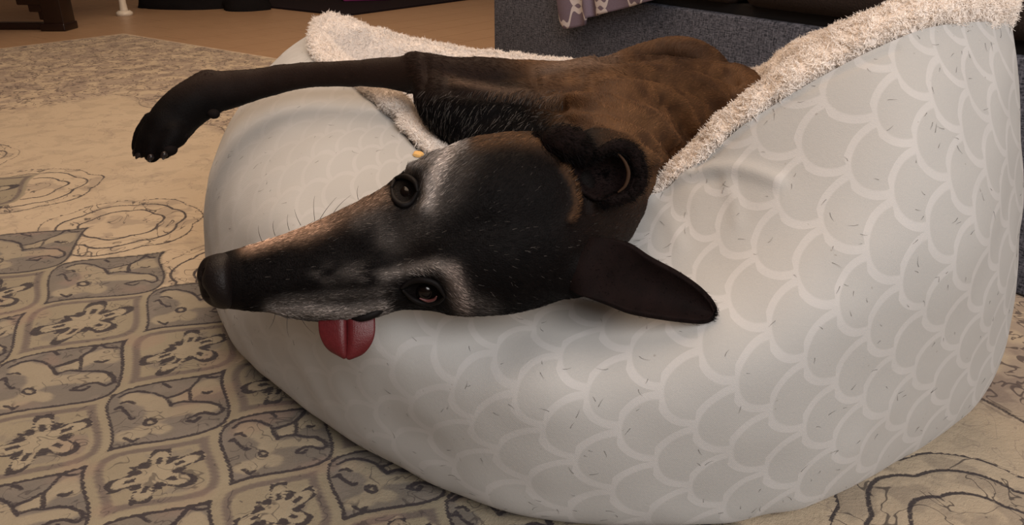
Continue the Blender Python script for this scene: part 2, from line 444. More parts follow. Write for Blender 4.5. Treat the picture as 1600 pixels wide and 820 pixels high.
tag(rug, 'large cream and taupe oriental rug with dark outlined leaf cells, under the dog bed', 'rug')

# ------------------------------------------------------------------ sofa and throw
SD = np.array([.529, -.849]); SN = np.array([-.849, -.529])     # along the front, out of the front
S0 = np.array([.36, 1.96])
sofa_ang = math.atan2(SD[1], SD[0])
sofa = empty('sofa', (float(S0[0]), float(S0[1]), 0.011), 'dark charcoal woven sofa behind the dog bed, with a patterned throw over it', 'sofa')
sofa.rotation_euler = (0, 0, sofa_ang)
# local x along front, local +y = away from the camera side
def sbox(name, mn, mx, mat, bev, parent=sofa):
    o = box(name, mn, mx, mat, bev); o.parent = parent; return o
yb = 1  # behind is +y in local frame (rotated left normal of SD)
sbox('base', (-.79, .0, 0), (1.25, .86, .375), M['sofa'], .006)
sbox('seat_gap_shadow', (-.76, .02, .372), (1.23, .84, .398), M['groove'], .003)  # dark strip, the gap's shade under the cushions put into its colour
for x0 in (-.77, .235):
    o = sbox('seat_cushion', (x0, -.012, .396), (x0+.985, .66, .53), M['sofa_top'], .03)
sbox('backrest', (-.78, .62, .37), (1.24, .86, .80), M['sofa_top'], .05)
sbox('armrest', (1.24, -.01, .0), (1.42, .86, .62), M['sofa'], .03)

# throw blanket on the front of the sofa: local grid, u along front, v down
def blanket():
    nu, nv = 70, 60
    us = np.linspace(0, 1, nu); G = np.zeros((nu, nv, 3)); UVp = np.zeros((nu, nv, 3))
    for i, u in enumerate(us):
        x = -.425+u*.46
        xb = x+.045*(1-u)
        zb = np.interp(u, [0, .07, .16, .26, .31, .5, 1], [.300, .285, .292, .303, .325, .345, .40])
        for j in range(nv):
            t = j/(nv-1)
            # path: over the cushion top then down
            if t < .35:
                q = t/.35; y = .30-q*.30; z = .541
                if q > .9: z -= .02*(q-.9)/.1*.6
                xx = x; drop = q*.3
            else:
                q = (t-.35)/.65; z = .529-(.529-zb)*q; xx = x+(xb-x)*q
                y = -.030-.006*math.sin(q*3)
                drop = .3+(.54-z)
            foldv = .012*math.exp(-((u-.30)/.035)**2)-.014*math.exp(-((u-.36)/.022)**2)+.005*math.sin(u*17)
            if t >= .35: y -= foldv*min(1, q*2)+.004
            else: z += .004+.003*math.sin(u*15+t*9)
            G[i, j] = (xx, y, z); UVp[i, j] = (u*.46+.03*(1 if u > .33 else 0), drop+.02*u, 0)
    o = grid_mesh('throw_blanket', G, M['blanket'], uv=UVp)
    md_ = o.modifiers.new('t', 'SOLIDIFY'); md_.thickness = .007; md_.offset = 1
    o.location = sofa.location; o.rotation_euler = sofa.rotation_euler
    tag(o, 'lavender grey throw with white trellis pattern hanging off the front of the charcoal sofa', 'blanket')
blanket()

# ------------------------------------------------------------------ far things
p0 = PY(113, 46, 4.4); tx, ty = p0[0], 4.4
tb = empty('carved_table', (tx-.12, ty, 0), 'very dark wooden table with a stepped foot, beyond the far corner of the rug', 'table')
def tbox(name, mn, mx, bev=.004):
    o = box(name, mn, mx, M['darkwood'], bev); o.parent = tb; return o
tbox('leg', (.015, -.07, .03), (.12, .05, .70))
for k, (x, z0, z1) in enumerate([(-.015, .055, .10), (-.06, .095, .135), (-.115, .13, .20), (-.16, .19, .70)]):
    tbox('bracket', (x, -.05-.002*k, z0), (.03, .03+.002*k, z1), .006)
tbox('foot', (-.005, -.08, 0), (.125, .06, .04), .006)
tbox('base_rail', (-1.25, -.02, .0), (.0, .05, .035), .006)
tbox('tabletop', (-1.3, -.35, .70), (.25, .35, .735), .008)

def lathe(name, prof, mat, parent=None, n=32, loc=(0, 0, 0)):
    t = np.linspace(0, 2*np.pi, n, endpoint=False)
    pr_ = np.array(prof); G = np.stack([pr_[None, :, 0]*np.cos(t)[:, None]+loc[0], pr_[None, :, 0]*np.sin(t)[:, None]+loc[1],
                                        np.repeat(pr_[None, :, 1], n, 0)+loc[2]], -1)
    return grid_mesh(name, G, mat, parent, cyc_u=True)
p1 = PY(195, 23, 5.0)
wt = empty('side_table', (p1[0], 5.0, 0), 'white metal table on a thin leg with a round foot, by the black bags', 'table')
lathe('foot', [(0.001, .0), (.047, .0), (.047, .018), (.034, .028), (.026, .03)], M['white'], wt)
lathe('leg', [(.024, .026), (.020, .07), (.018, .3), (.018, .66)], M['white'], wt)
lathe('table_top', [(.001, .655), (.25, .655), (.26, .665), (.26, .68), (.25, .69), (.001, .69)], M['white'], wt, 48)

def lump(name, c, L, Wd, H, rot, seed, mat):
    nu, nv = 40, 20; th = np.linspace(0, 2*np.pi, nu, endpoint=False); ph = np.linspace(0, 1, nv)
    G = np.zeros((nu, nv, 3))
    for j, p in enumerate(ph):
        r = math.sin(math.pi*(p*.5+.0))**.5 if p < 1 else 1
        z = H*math.cos(math.pi*.5*p)**.8 if p < 1 else 0
        G[:, j, 0] = np.cos(th)*L/2*max(r, .001)*(1+.12*np.sin(th*2)); G[:, j, 1] = np.sin(th)*Wd/2*max(r, .001); G[:, j, 2] = z*(1+.25*np.cos(th))
    G += vnoise(G, 30, seed)[..., None]*.012+vnoise(G, 90, seed+1)[..., None]*.004
    G[:, -1, 2] = 0; G[..., 2] = np.maximum(G[..., 2], 0)
    o = grid_mesh(name, G, mat, cyc_u=True); o.location = (c[0], c[1], 0); o.rotation_euler = (0, 0, rot)
    return o
q = PY(290, 16, 5.28)
o = lump('soft_bag', (q[0]-.04, 5.42), .60, .30, .20, -.15, 2, M['black_fuzz']); tag(o, 'slumped black soft bag on the wooden floor, right of the white table leg', 'bag')
q = PY(375, 16, 5.25)
o = lump('slipper', (q[0]+.03, 5.30), .28, .24, .13, -.2, 5, M['black_fuzz']); tag(o, 'black fuzzy slipper on the wooden floor beside the slumped bag', 'slipper')

mc_ = np.array([-.99, 4.95]); d1_, d2_ = np.array([-.8, .6]), np.array([.6, .8])
def quadprism(name, c, a, La, b_, Lb, h, mat):
    P = [c, c+b_*Lb, c+b_*Lb+a*La, c+a*La]
    v = [(p[0], p[1], 0) for p in P]+[(p[0], p[1], h) for p in P]
    f = [(0, 3, 2, 1), (4, 5, 6, 7), (0, 1, 5, 4), (1, 2, 6, 5), (2, 3, 7, 6), (3, 0, 4, 7)]
    o = mesh_obj(name, v, f, mat, smooth=False); return o
o = quadprism('door_mat', mc_, d1_, 1.3, d2_, 1.6, .012, M['mat']); tag(o, 'black flat mat on the wooden floor, one corner towards the dog bed', 'mat')
o = box('folded_cloth', (-.16, -.12, .012), (.16, .12, .045), M['pink'], .012); o.location = (-1.02, 5.80, 0); o.rotation_euler = (0, 0, .3)
tag(o, 'small magenta folded cloth lying on the black mat', 'cloth')

# ------------------------------------------------------------------ dog bed
BC = np.array([.06, 1.06, 0])
W3 = lambda x, y, z: np.array([x, y, z], float)
ST_ = [ # seam, crest, upper, mid, low
 (PY(1580,34,.84), PY(1583,4,.875), PY(1592,150,.83), PY(1594,350,.85), PY(1568,545,.83)),
 (PY(1475,38,.785), PY(1490,-8,.83), PY(1530,200,.745), PY(1545,400,.72), PY(1500,630,.75)),
 (PY(1370,76,.775), PY(1348,30,.835), PY(1420,250,.70), PY(1435,450,.66), PY(1400,697,.685)),
 (PY(1193,173,.79), PY(1160,158,.84), PY(1250,330,.70), PY(1285,520,.625), PY(1270,756,.64)),
 (PY(1080,262,.81), PY(1055,258,.86), PY(1110,400,.71), PY(1130,580,.61), PY(1110,787,.62)),
 (PY(1020,306,.82), PY(1006,300,.87), PY(1000,440,.72), PY(970,600,.61), PY(950,785,.615)),
 (W3(.06,.83,.265), W3(.07,.89,.27), PY(870,470,.72), PY(840,600,.615), PY(795,764,.635)),
 (W3(-.03,.90,.28), W3(0,.96,.285), PY(720,470,.715), PY(690,590,.65), PY(635,706,.69)),
 (PY(655,231,.98), PY(682,216,.995), PY(590,385,.775), PY(530,500,.71), PY(500,632,.78)),
 (PY(612,183,1.07), PY(645,166,1.085), PY(500,285,.90), PY(425,400,.81), PY(385,540,.90)),
 (PY(553,134,1.16), PY(597,131,1.165), PY(440,205,1.06), PY(350,320,.99), PY(330,462,1.02)),
 (PY(495,100,1.24), PY(540,88,1.27), PY(405,158,1.17), PY(328,280,1.12), PY(322,410,1.17)),
 (PY(486,72,1.32), PY(500,48,1.345), PY(432,106,1.29), PY(365,190,1.30), PY(355,345,1.32)),
 (PY(500,44,1.42), PY(525,28,1.40), PY(452,84,1.44), PY(415,150,1.47), PY(420,285,1.46)),
]
ctr = W3(.10, 1.10, 0)
def back(cr, o1=.03, o2=.08, o3=.11, o4=.07, dz=.02):
    d = cr-ctr; d[2] = 0; d /= np.linalg.norm(d); z = cr[2]
    return (cr+d*o1-W3(0,0,dz), cr, W3(*(cr+d*o2)[:2], z*.82), W3(*(cr+d*o3)[:2], z*.5), W3(*(cr+d*o4)[:2], .06))
ST_ += [back(PY(600,52,1.44)), back(PY(719,80,1.46)), back(PY(845,94,1.46)), back(W3(.21,1.44,.335)), back(PY(1170,112,1.31)),
        back(PY(1230,74,1.22)), back(PY(1310,42,1.12), .03, .07, .09, .06), back(PY(1405,12,1.0), .025, .05, .07, .05), back(PY(1520,-6,.92), .02, .035, .055, .04)]
NS = len(ST_)
rows = []
for se, cr, up, mi, lo in ST_:
    d = lo-ctr; d[2] = 0; d /= np.linalg.norm(d)
    c0 = lo-d*.06; c0[2] = .010
    c00 = lo-d*.16; c00[2] = .010
    c01 = lo-d*.02; c01[2] = max(.022, lo[2]*.35)
    rows.append([c00, c0, c01, lo, mi, up, se])
rows = np.array(rows)                      # NS x 7 x 3
NU, NVv = 560, 150
Gs = crom(rows, NU, True)                  # NU x 7 x 3
Gs = crom(Gs.transpose(1, 0, 2), NVv).transpose(1, 0, 2)
def gnormals(G, cyc=True):
    du = np.roll(G, -1, 0)-np.roll(G, 1, 0); dv = np.gradient(G, axis=1)
    n = np.cross(du, dv); return n/(np.linalg.norm(n, axis=-1, keepdims=True)+1e-12)
N = gnormals(Gs); 
if N[0, NVv//2] @ (Gs[0, NVv//2]-ctr) < 0: N = -N
px, py, pd = proj(Gs); facing = (N*(Gs-np.array([0, 0, CAMH]))).sum(-1) < 0
tv = np.linspace(0, 1, NVv)[None, :]
disp = .0035*vnoise(Gs, 9, 1)+.0016*vnoise(Gs, 26, 2)
disp *= np.clip(tv*4-.6, 0, 1)
def crease(pts, amp, sig):
    d = poly_dist(px, py, pts); return np.where(facing, amp*np.exp(-(d/sig)**2), 0)
disp += crease([(1012,305),(1040,284),(1075,270),(1110,262),(1150,261),(1180,268),(1215,282)], .0042, 11)
disp -= crease([(1030,300),(1070,283),(1120,278)], .002, 10)
disp += crease([(1132,285),(1146,310),(1150,345)], .0014, 12)
disp += crease([(1030,330),(1050,350),(1060,380)], .0015, 14)
disp -= crease([(553,134),(583,156),(610,183),(638,210),(655,231)], .004, 5)
disp -= crease([(1400,78),(1300,120),(1215,165),(1193,180),(1085,262)], .002, 5)
G2 = Gs+N*disp[..., None]
G2[..., 2] = np.maximum(G2[..., 2], .010)
# pattern coords: arc length round the belly row, and up
seg = np.linalg.norm(np.diff(np.concatenate([Gs[:, 92], Gs[:1, 92]]), axis=0), axis=1); s_arc = np.concatenate([[0], np.cumsum(seg)[:-1]])
up_arc = np.concatenate([np.zeros((NU, 1)), np.cumsum(np.linalg.norm(np.diff(Gs, axis=1), axis=-1), axis=1)], 1)
wmean = up_arc[:, 92:93]
UVp = np.zeros((NU, NVv, 3)); UVp[..., 0] = -s_arc[:, None]+3.2; UVp[..., 1] = (up_arc-wmean)+.20
# close seam of s where the loop closes (at the back right)
bed = empty('dog_bed', (float(ctr[0]), float(ctr[1]), .01), 'pale grey nest dog bed with white scallop print and cream fleece rim, holding the dog', 'dog bed')
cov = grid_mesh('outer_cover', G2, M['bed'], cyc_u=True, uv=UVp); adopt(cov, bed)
# fleece lining: seam -> crest -> inside -> bowl floor
rows = []
for k, (se, cr, up, mi, lo) in enumerate(ST_):
    d = cr-ctr; d[2] = 0; L = np.linalg.norm(d); d /= L
    n_out = se-up; n_out /= np.linalg.norm(n_out)
    out = (se-cr); out[2] = 0; out /= (np.linalg.norm(out)+1e-9)
    tuck = se-W3(0, 0, .008)-out*.006
    s1 = se*.72+cr*.28+out*.008+W3(0, 0, .008)
    s2 = se*.3+cr*.7+W3(0, 0, .010)
    ins = cr-d*.022; ins[2] -= .018
    in2 = cr-d*.06; in2[2] = .13+(cr[2]-.13)*.62
    in3 = ctr+d*L*.62; in3[2] = .15
    in4 = ctr+d*L*.25; in4[2] = .125
    in5 = ctr+d*.002; in5[2] = .12
    rows.append([tuck, s1, s2, cr, ins, in2, in3, in4, in5])
rows = np.array(rows)
Gf = crom(rows, 520, True); Gf = crom(Gf.transpose(1, 0, 2), 120).transpose(1, 0, 2)
Nf = gnormals(Gf); 
if Nf[100, 20][2] < 0: Nf = -Nf
Gf = Gf+Nf*(.003*vnoise(Gf, 60, 4)+.002*vnoise(Gf, 140, 5)+.002*vnoise(Gf, 22, 8))[..., None]
lin = grid_mesh('fleece_lining', Gf, M['fleece'], cyc_u=True); adopt(lin, bed)

def hair_obj(name, roots, dirs, lens, rad, mat, npts=4, bend=None, col=None, parent=None, taper=.25):
    N_ = len(roots); t = np.linspace(0, 1, npts)[None, :, None]
    P = roots[:, None, :]+dirs[:, None, :]*lens[:, None, None]*t
    if bend is not None: P = P+bend[:, None, :]*lens[:, None, None]*(t**2)
    hc = bpy.data.hair_curves.new(name); hc.add_curves([npts]*N_)
    hc.points.foreach_set('position', P.reshape(-1).astype(np.float32))
    rr_ = (np.broadcast_to(np.asarray(rad, float).reshape(-1, 1), (N_, npts))*(1-(1-taper)*t[..., 0]**1.5))
    hc.points.foreach_set('radius', rr_.reshape(-1).astype(np.float32))
    if col is not None:
        a_ = hc.attributes.new('col', 'FLOAT_COLOR', 'CURVE'); c4 = np.concatenate([col, np.ones((N_, 1))], 1)
        a_.data.foreach_set('color', c4.reshape(-1).astype(np.float32))
    hc.materials.append(mat)
    o = bpy.data.objects.new(name, hc); COL.objects.link(o); o['kind'] = 'stuff'
    return o
def norm(v): return v/(np.linalg.norm(v, axis=-1, keepdims=True)+1e-12)
# clumped fleece locks: denser on the rim
nclump = 60000; per = 5
wj = np.ones(120); wj[:62] = 2.2; wj[90:] = .15
ii = rng.integers(0, 520, nclump); jj = rng.choice(118, nclump, p=wj[:118]/wj[:118].sum())
area_w = np.linalg.norm(Gf[(ii+1) % 520, jj]-Gf[ii, jj], axis=1); keep = rng.random(nclump) < np.clip(area_w/.006, .12, 1)
ii, jj = ii[keep], jj[keep]
fu, fv = rng.random(len(ii)), rng.random(len(ii))
root = Gf[ii, jj]*(1-fu)[:, None]+Gf[(ii+1) % 520, jj]*fu[:, None]; root = root+(Gf[ii, jj+1]-Gf[ii, jj])*fv[:, None]
nn = Nf[ii, jj]; cd = norm(nn+rng.normal(0, .85, root.shape)+np.array([0, 0, -.1]))
ln = rng.uniform(.003, .0068, len(root))*np.where(jj < 40, 1.1, .8)
root = np.repeat(root, per, 0); tipd = np.repeat(root[::per]+cd*ln[:, None]-nn*.002, per, 0)+rng.normal(0, .0011, root.shape)
root = root+rng.normal(0, .0016, root.shape)-np.repeat(nn, per, 0)*.001
dv_ = tipd-root; L_ = np.linalg.norm(dv_, axis=1)
fo = hair_obj('fleece_pile', root, norm(dv_), L_, .00042, M['fleece_pile'], 4, rng.normal(0, .16, root.shape))
adopt(fo, bed)

cb = PY(655, 243, 0.955); 
bm = bmesh.new(); bmesh.ops.create_icosphere(bm, subdivisions=3, radius=.0062)
for v in bm.verts: v.co = Vector((v.co.x*1.1, v.co.y*.9, v.co.z*.5))*(1+.15*math.sin(v.co.x*900+v.co.y*700))
me = bpy.data.meshes.new('crumb'); bm.to_mesh(me); bm.free(); me.materials.append(M['crumb'])
crumb = bpy.data.objects.new('crumb', me); COL.objects.link(crumb)
# seat the crumb on the cover
ok = facing; dpx = np.where(ok, np.hypot(px-655, py-243), 1e9); kq = np.unravel_index(np.argmin(dpx), dpx.shape)
crumb.location = G2[kq]+N[kq]*.003; crumb.rotation_euler = Vector(N[kq]).to_track_quat('Z', 'Y').to_euler()
tag(crumb, 'small yellow biscuit crumb on the bed cover above the dog\'s brow', 'crumb')

# stray dog hairs lying on the cover
nst = 420
cand = np.argwhere(facing & (tv > .35)*np.ones_like(facing)); sel = cand[rng.integers(0, len(cand), nst)]
rt = G2[sel[:, 0], sel[:, 1]]; nr = N[sel[:, 0], sel[:, 1]]
tg = rng.normal(0, 1, rt.shape); tg = norm(tg-(tg*nr).sum(1, keepdims=True)*nr)
b2 = np.cross(nr, tg)*rng.normal(0, .35, (nst, 1))
o = hair_obj('stray_hairs', rt+nr*.0006, tg, rng.uniform(.003, .010, nst), .00013, M['black'], 4, b2); adopt(o, bed)

# ------------------------------------------------------------------ the dog
dog = empty('dog', (.15, 1.05, .2), 'black and brown greyhound with greying face lying on its side in the bed, tongue out', 'dog')
def loft(secs, n=48, cap=True):
    """secs: list of (center, ax1*r1, ax2*r2_front, ax2_back) -> verts, faces"""
    V_, Fa = [], []
    t = np.linspace(0, 2*np.pi, n, endpoint=False)
    for c, a1, f2, b2 in secs:
        ct, st = np.cos(t), np.sin(t)
        e = .92
        ct_, st_ = np.sign(ct)*np.abs(ct)**e, np.sign(st)*np.abs(st)**e
        V_.append(c+ct_[:, None]*a1+np.where(st_[:, None] > 0, st_[:, None]*f2, -st_[:, None]*b2))
    V_ = np.concatenate(V_); ns = len(secs)
    for i in range(ns-1):
        for j in range(n):
            Fa.append((i*n+j, i*n+(j+1) % n, (i+1)*n+(j+1) % n, (i+1)*n+j))
    if cap: Fa.append(tuple(range(n-1, -1, -1))); Fa.append(tuple((ns-1)*n+j for j in range(n)))
    return V_, Fa
def tube(pts, rad, n=28, k=5, flat=1.0, flat_dir=None):
    """round limb through pts with radii, hemispherical ends"""
    pts = np.array(pts); m_ = len(pts)*k; P = crom(pts, m_); R = crom(np.array(rad)[:, None], m_)[:, 0]
    T = norm(np.gradient(P, axis=0))
    # end caps
    e0 = [(P[0]-T[0]*R[0]*math.sin(a), R[0]*math.cos(a)) for a in (1.4, 1.0, .6, .3)]
    e1 = [(P[-1]+T[-1]*R[-1]*math.sin(a), R[-1]*math.cos(a)) for a in (.3, .6, 1.0, 1.4)]
    CP = np.array([p for p, _ in e0]+list(P)+[p for p, _ in e1]); CR = np.array([r for _, r in e0]+list(R)+[r for _, r in e1])
    TT = norm(np.concatenate([np.repeat(T[:1], 4, 0), T, np.repeat(T[-1:], 4, 0)]))
    secs = []; up = np.array([0, 0, 1.]) if flat_dir is None else np.array(flat_dir, float)
    for c, r, t in zip(CP, CR, TT):
        a = np.cross(t, up); a /= np.linalg.norm(a)+1e-9; b_ = np.cross(a, t)
        secs.append((c, a*r, b_*r*flat, -b_*r*flat))
    return loft(secs, n)
VA, FA, off = [], [], 0
def add(vf):
    global off
    VA.append(vf[0]); FA.extend([tuple(i+off for i in f) for f in vf[1]]); off += len(vf[0])
# --- head loft
H = [ # top px, bottom px, depth, front, back
 ((312,428),(316,452),.705,.006,.006), ((320,408),(327,473),.705,.018,.016), ((345,395),(350,482),.706,.024,.024), ((385,384),(385,485),.708,.027,.030),
 ((430,370),(422,489),.710,.029,.034), ((480,351),(470,499),.713,.032,.040), ((528,329),(530,503),.716,.036,.046),
 ((575,306),(585,496),.719,.041,.052), ((605,287),(625,484),.722,.046,.057), ((640,262),(665,485),.725,.053,.060),
 ((682,237),(705,490),.728,.059,.062), ((732,218),(755,493),.731,.062,.064), ((790,208),(805,488),.734,.062,.065),
 ((840,207),(855,476),.738,.059,.063), ((885,218),(900,458),.743,.053,.060), ((930,243),(935,430),.75,.044,.055), ((968,275),(965,395),.76,.02,.035)]
Hs = crom(np.array([[*t, *b_, d, f, k] for t, b_, d, f, k in H]), 64)
secs = []
for tx_, ty_, bx_, by_, d, f, k in Hs:
    T_3, B_3 = PD(tx_, ty_, d), PD(bx_, by_, d); c = (T_3+B_3)/2; a1 = (T_3-B_3)/2
    r = norm(ray((tx_+bx_)/2, (ty_+by_)/2)); r = norm(r-(r@norm(a1))*norm(a1))
    secs.append((c, a1, -r*f, r*k))
add(loft(secs, 64))
add(tube([PD(850,402,.735), PD(885,415,.728), PD(915,420,.724), PD(935,424,.728)], [.036,.031,.025,.016], 24))
add(tube([PD(895,352,.775), PD(945,330,.79), PD(968,312,.81), PD(966,288,.84)], [.044,.031,.028,.030], 24))
# nose pad is a part of its own; neck:
add(tube([PD(880,335,.765), PD(915,318,.80), PY(925,290,.80), PY(940,262,.87), PY(950,235,.97), PY(930,220,1.05)], [.058,.056,.056,.066,.083,.10]))
# torso
add(tube([PY(900,235,1.02), PY(930,218,1.07), PY(990,190,1.13), PY(1050,172,1.19), PY(1100,160,1.245), PY(1132,168,1.25)], [.098,.110,.093,.078,.064,.060], 40))
# shoulder + upper arm + brisket
add(tube([PY(930,180,1.08), PY(860,150,1.06), PY(780,132,1.05), PY(715,120,1.05), PY(668,112,1.05)], [.075,.046,.034,.026,.023]))
add(tube([PY(900,215,1.02), PY(820,200,1.00), PY(750,185,.99), PY(705,168,1.00), PY(675,140,1.03)], [.085,.060,.046,.036,.026]))
add(tube([PY(930,240,1.0), PY(860,232,.97), PY(790,222,.96), PY(735,205,.97)], [.07,.055,.04,.026]))
# elbow and forearm
add(tube([PY(662,101,1.05), PY(648,98,1.055), PY(636,104,1.06)], [.0125,.014,.014]))
add(tube([PY(670,122,1.045), PY(640,116,1.06), PY(600,114,1.07), PY(545,115,1.08), PY(480,117,1.09), PY(420,127,1.09), PY(370,138,1.085), PY(325,145,1.075)],
         [.024,.0235,.020,.0170,.0175,.0195,.0245,.0285]))
# pastern and paw
add(tube([PY(330,142,1.075), PY(305,158,1.065), PY(280,178,1.055), PY(262,198,1.045), PY(248,215,1.04)], [.029,.029,.030,.029,.024]))
add(tube([PY(338,166,1.06), PY(330,176,1.055)], [.010,.008]))   # carpal pad bump
for (x0, y0, x1, y1, x2, y2, yy, r) in ((250,192,230,216,219,238,1.03,.0125), (262,200,243,226,237,243,1.02,.013), (275,205,262,226,258,239,1.015,.012), (290,196,283,212,279,221,1.03,.010), (238,188,222,210,214,232,1.05,.011)):
    add(tube([PY(x0,y0,yy+.01), PY(x1,y1,yy), PY(x2,y2,yy-.005)], [r*1.15, r, r*.78], 20))
# haunch / thigh behind, pelvis
add(tube([PY(1105,150,1.31), PY(1085,122,1.33), PY(1050,105,1.36), PY(1000,110,1.36), PY(950,125,1.34)], [.050,.056,.048,.042,.036]))
add(tube([PY(1100,150,1.27), PY(1140,150,1.25), PY(1150,165,1.21)], [.055,.05,.045]))
me = bpy.data.meshes.new('body_raw'); me.from_pydata([tuple(v) for v in np.concatenate(VA)], [], FA); me.update()
tmp = bpy.data.objects.new('tmp', me); COL.objects.link(tmp)
bm = bmesh.new(); bm.from_mesh(me); bmesh.ops.recalc_face_normals(bm, faces=bm.faces); bm.to_mesh(me); bm.free()
r_ = tmp.modifiers.new('r', 'REMESH'); r_.mode = 'VOXEL'; r_.voxel_size = .0034; r_.adaptivity = 0
s_ = tmp.modifiers.new('s', 'SMOOTH'); s_.iterations = 14; s_.factor = .5
dg = bpy.context.evaluated_depsgraph_get(); dg.update()
me2 = bpy.data.meshes.new_from_object(tmp.evaluated_get(dg)); bpy.data.objects.remove(tmp)
me2.name = 'body'
nv_ = len(me2.vertices); co = np.zeros(nv_*3, np.float32); me2.vertices.foreach_get('co', co); co = co.reshape(-1, 3).astype(float)
def vnormals(me):
    n = np.zeros(len(me.vertices)*3, np.float32); me.vertex_normals.foreach_get('vector', n); return n.reshape(-1, 3).astype(float)
vn_ = vnormals(me2)
bx, by, bd = proj(co); fc = ((co-np.array([0, 0, CAMH]))*vn_).sum(1) < 0
is_head = bd < .83
def bumpat(x, y, amp, sig, head=True, sy=None, rot=0):
    sy = sy or sig; c_, s__ = math.cos(math.radians(rot)), math.sin(math.radians(rot))
    dx, dy = bx-x, by-y; a_ = dx*c_+dy*s__; b__ = -dx*s__+dy*c_
    return np.where(fc & (is_head if head else ~is_head), amp*np.exp(-(a_/sig)**2-(b__/sy)**2), 0)
def ridge(pts, amp, sig, head=False):
    return np.where(fc & (is_head if head else ~is_head), amp*np.exp(-(poly_dist(bx, by, pts)/sig)**2), 0)
D = np.zeros(nv_)
D += bumpat(630,300,-.010,24)+bumpat(662,455,-.009,30,sy=20)          # sockets
D += bumpat(676,268,.005,26)+bumpat(690,425,.005,30)+bumpat(720,462,.005,24)   # brows, cheek
D += ridge([(640,420),(675,415),(705,425),(722,450)], .003, 9, True)
D += ridge([(640,262),(665,280),(668,310),(655,330)], .003, 8, True)
D += bumpat(625,380,-.007,40)+bumpat(560,380,-.003,40)                  # stop
D += bumpat(500,455,-.002,60,sy=10,rot=-8)
D += ridge([(430,478),(500,476),(560,474),(600,462)], -.0022, 6, True)   # lip edge
D += bumpat(520,488,.003,60,sy=9)
D += ridge([(690,360),(760,350),(850,345)], -.0025, 22, True)+bumpat(770,280,.003,50)+bumpat(790,420,.003,50)
D += ridge([(880,262),(897,290),(902,320),(890,345)], .004, 7, True)-ridge([(900,255),(915,290),(918,330)], .004, 9, True)
D += ridge([(835,225),(870,240),(900,246)], .003, 7, True)
# skin folds and ribs on the flank
for pts, am, sg in (([(850,128),(930,122),(1010,132),(1060,160),(1085,200)], .006, 9), ([(870,150),(950,158),(1015,182),(1055,222)], .006, 9),
                    ([(845,112),(940,105),(1040,108),(1100,128),(1135,160)], .005, 8), ([(930,200),(985,218),(1020,250)], .006, 9), ([(890,172),(960,186),(1030,225)], .004, 8)):
    D += ridge(pts, am*1.35, sg)
    D -= ridge([(x-2, y+17) for x, y in pts], am*1.3, 8)
D += ridge([(712,128),(775,140),(869,152)], .004, 6)-ridge([(700,142),(775,154),(860,166)], .004, 7)
D += bumpat(1060,88,.004,40,False)-ridge([(945,92),(1000,93),(1060,97),(1110,106),(1150,124)], .016, 8)
D += bumpat(650,100,.003,14,False)-ridge([(664,96),(668,118),(660,132)], .004, 6)
D += .0012*vnoise(co, 40, 6)*(~is_head)+.0006*vnoise(co, 70, 9)
co2 = co+vn_*D[:, None]
me2.vertices.foreach_set('co', co2.reshape(-1).astype(np.float32)); me2.update()
me2.polygons.foreach_set('use_smooth', [True]*len(me2.polygons))
vn_ = vnormals(me2); bx, by, bd = proj(co2); fc = ((co2-np.array([0, 0, CAMH]))*vn_).sum(1) < 0

# coat colour in 3D: soft patches round points on the body
BLK = np.array([.0022, .0017, .0019]); GREY = np.array([.34, .30, .275]); TAN = np.array([.22, .14, .095]); BRN = np.array([.145, .074, .035]); DBR = np.array([.030, .016, .011])
col = np.tile(BLK, (nv_, 1))
def blend(mask, c):
    global col
    m_ = np.clip(mask, 0, 1)[:, None]; col = col*(1-m_)+np.asarray(c)*m_
def g3(p, s):      # gaussian in space
    return np.exp(-((co2-p)**2).sum(1)/(s*s))
nzz = .5+.5*vnoise(co2, 60, 12); nz2 = .5+.5*vnoise(co2, 160, 13)
torso = (~is_head)&(bx > 800)
sm = lambda x, a, b_: np.clip((x-a)/(b_-a), 0, 1)
brn_m = (~is_head)*sm(bx+(150-by)*1.0, 800, 900)*sm(bx+ (230-by)*.9, 850, 930)
blend(brn_m, BRN); blend(brn_m*sm(nzz, .3, .8)*.6, DBR*1.3); blend(brn_m*ridge([(840,112),(900,98),(960,92)], 1, 10), TAN*.8)
blend((~is_head)*sm(820-bx, 0, 60)*sm(150-by, -10, 30)*.75, DBR)            # arm: dark brown
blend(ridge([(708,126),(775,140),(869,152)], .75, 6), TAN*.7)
blend(np.exp(-(((bx-1060)/75)**2+((by-84)/22)**2))*(~is_head)*.75, DBR)
neckm = is_head*sm(bx, 860, 960)*sm(420-by, 0, 60); blend(neckm*.55, DBR*1.2); blend(is_head*sm(bx, 925, 985)*sm(330-by, 0, 80)*.8, BRN*.75)
blend(is_head*np.exp(-(((bx-945)/55)**2+((by-275)/45)**2)**2)*.9, BLK)
# face
def gp(x, y, s, d=.68): return g3(PD(x, y, d), s*.00056)
def strip(pts, s): return np.where(is_head & fc, np.exp(-(poly_dist(bx, by, pts)/s)**2), 0)
blend(strip([(470,362),(530,335),(590,308)], 17)*.8, TAN*1.5); blend(strip([(385,386),(430,374),(500,352)], 11)*.95, TAN*2.8)
blend(strip([(560,345),(590,335),(600,370)], 16)*.45, GREY*.6)
blend(strip([(700,232),(683,262),(672,300),(668,318)], 13)*.95, GREY*2.1); blend(strip([(640,262),(690,236),(720,226)], 9)*.6, GREY)
blend(strip([(720,250),(700,300),(650,350),(620,372)], 24)*.30, GREY*.7)
blend(strip([(740,222),(800,214),(850,222),(885,245)], 14)*.55, BRN*1.3)
blend(strip([(600,430),(640,422),(680,412),(702,420)], 9)*.85, GREY*1.0); blend(strip([(704,424),(714,450),(722,476)], 13)*.9, GREY*.9+np.array([.03,0,-.01]))
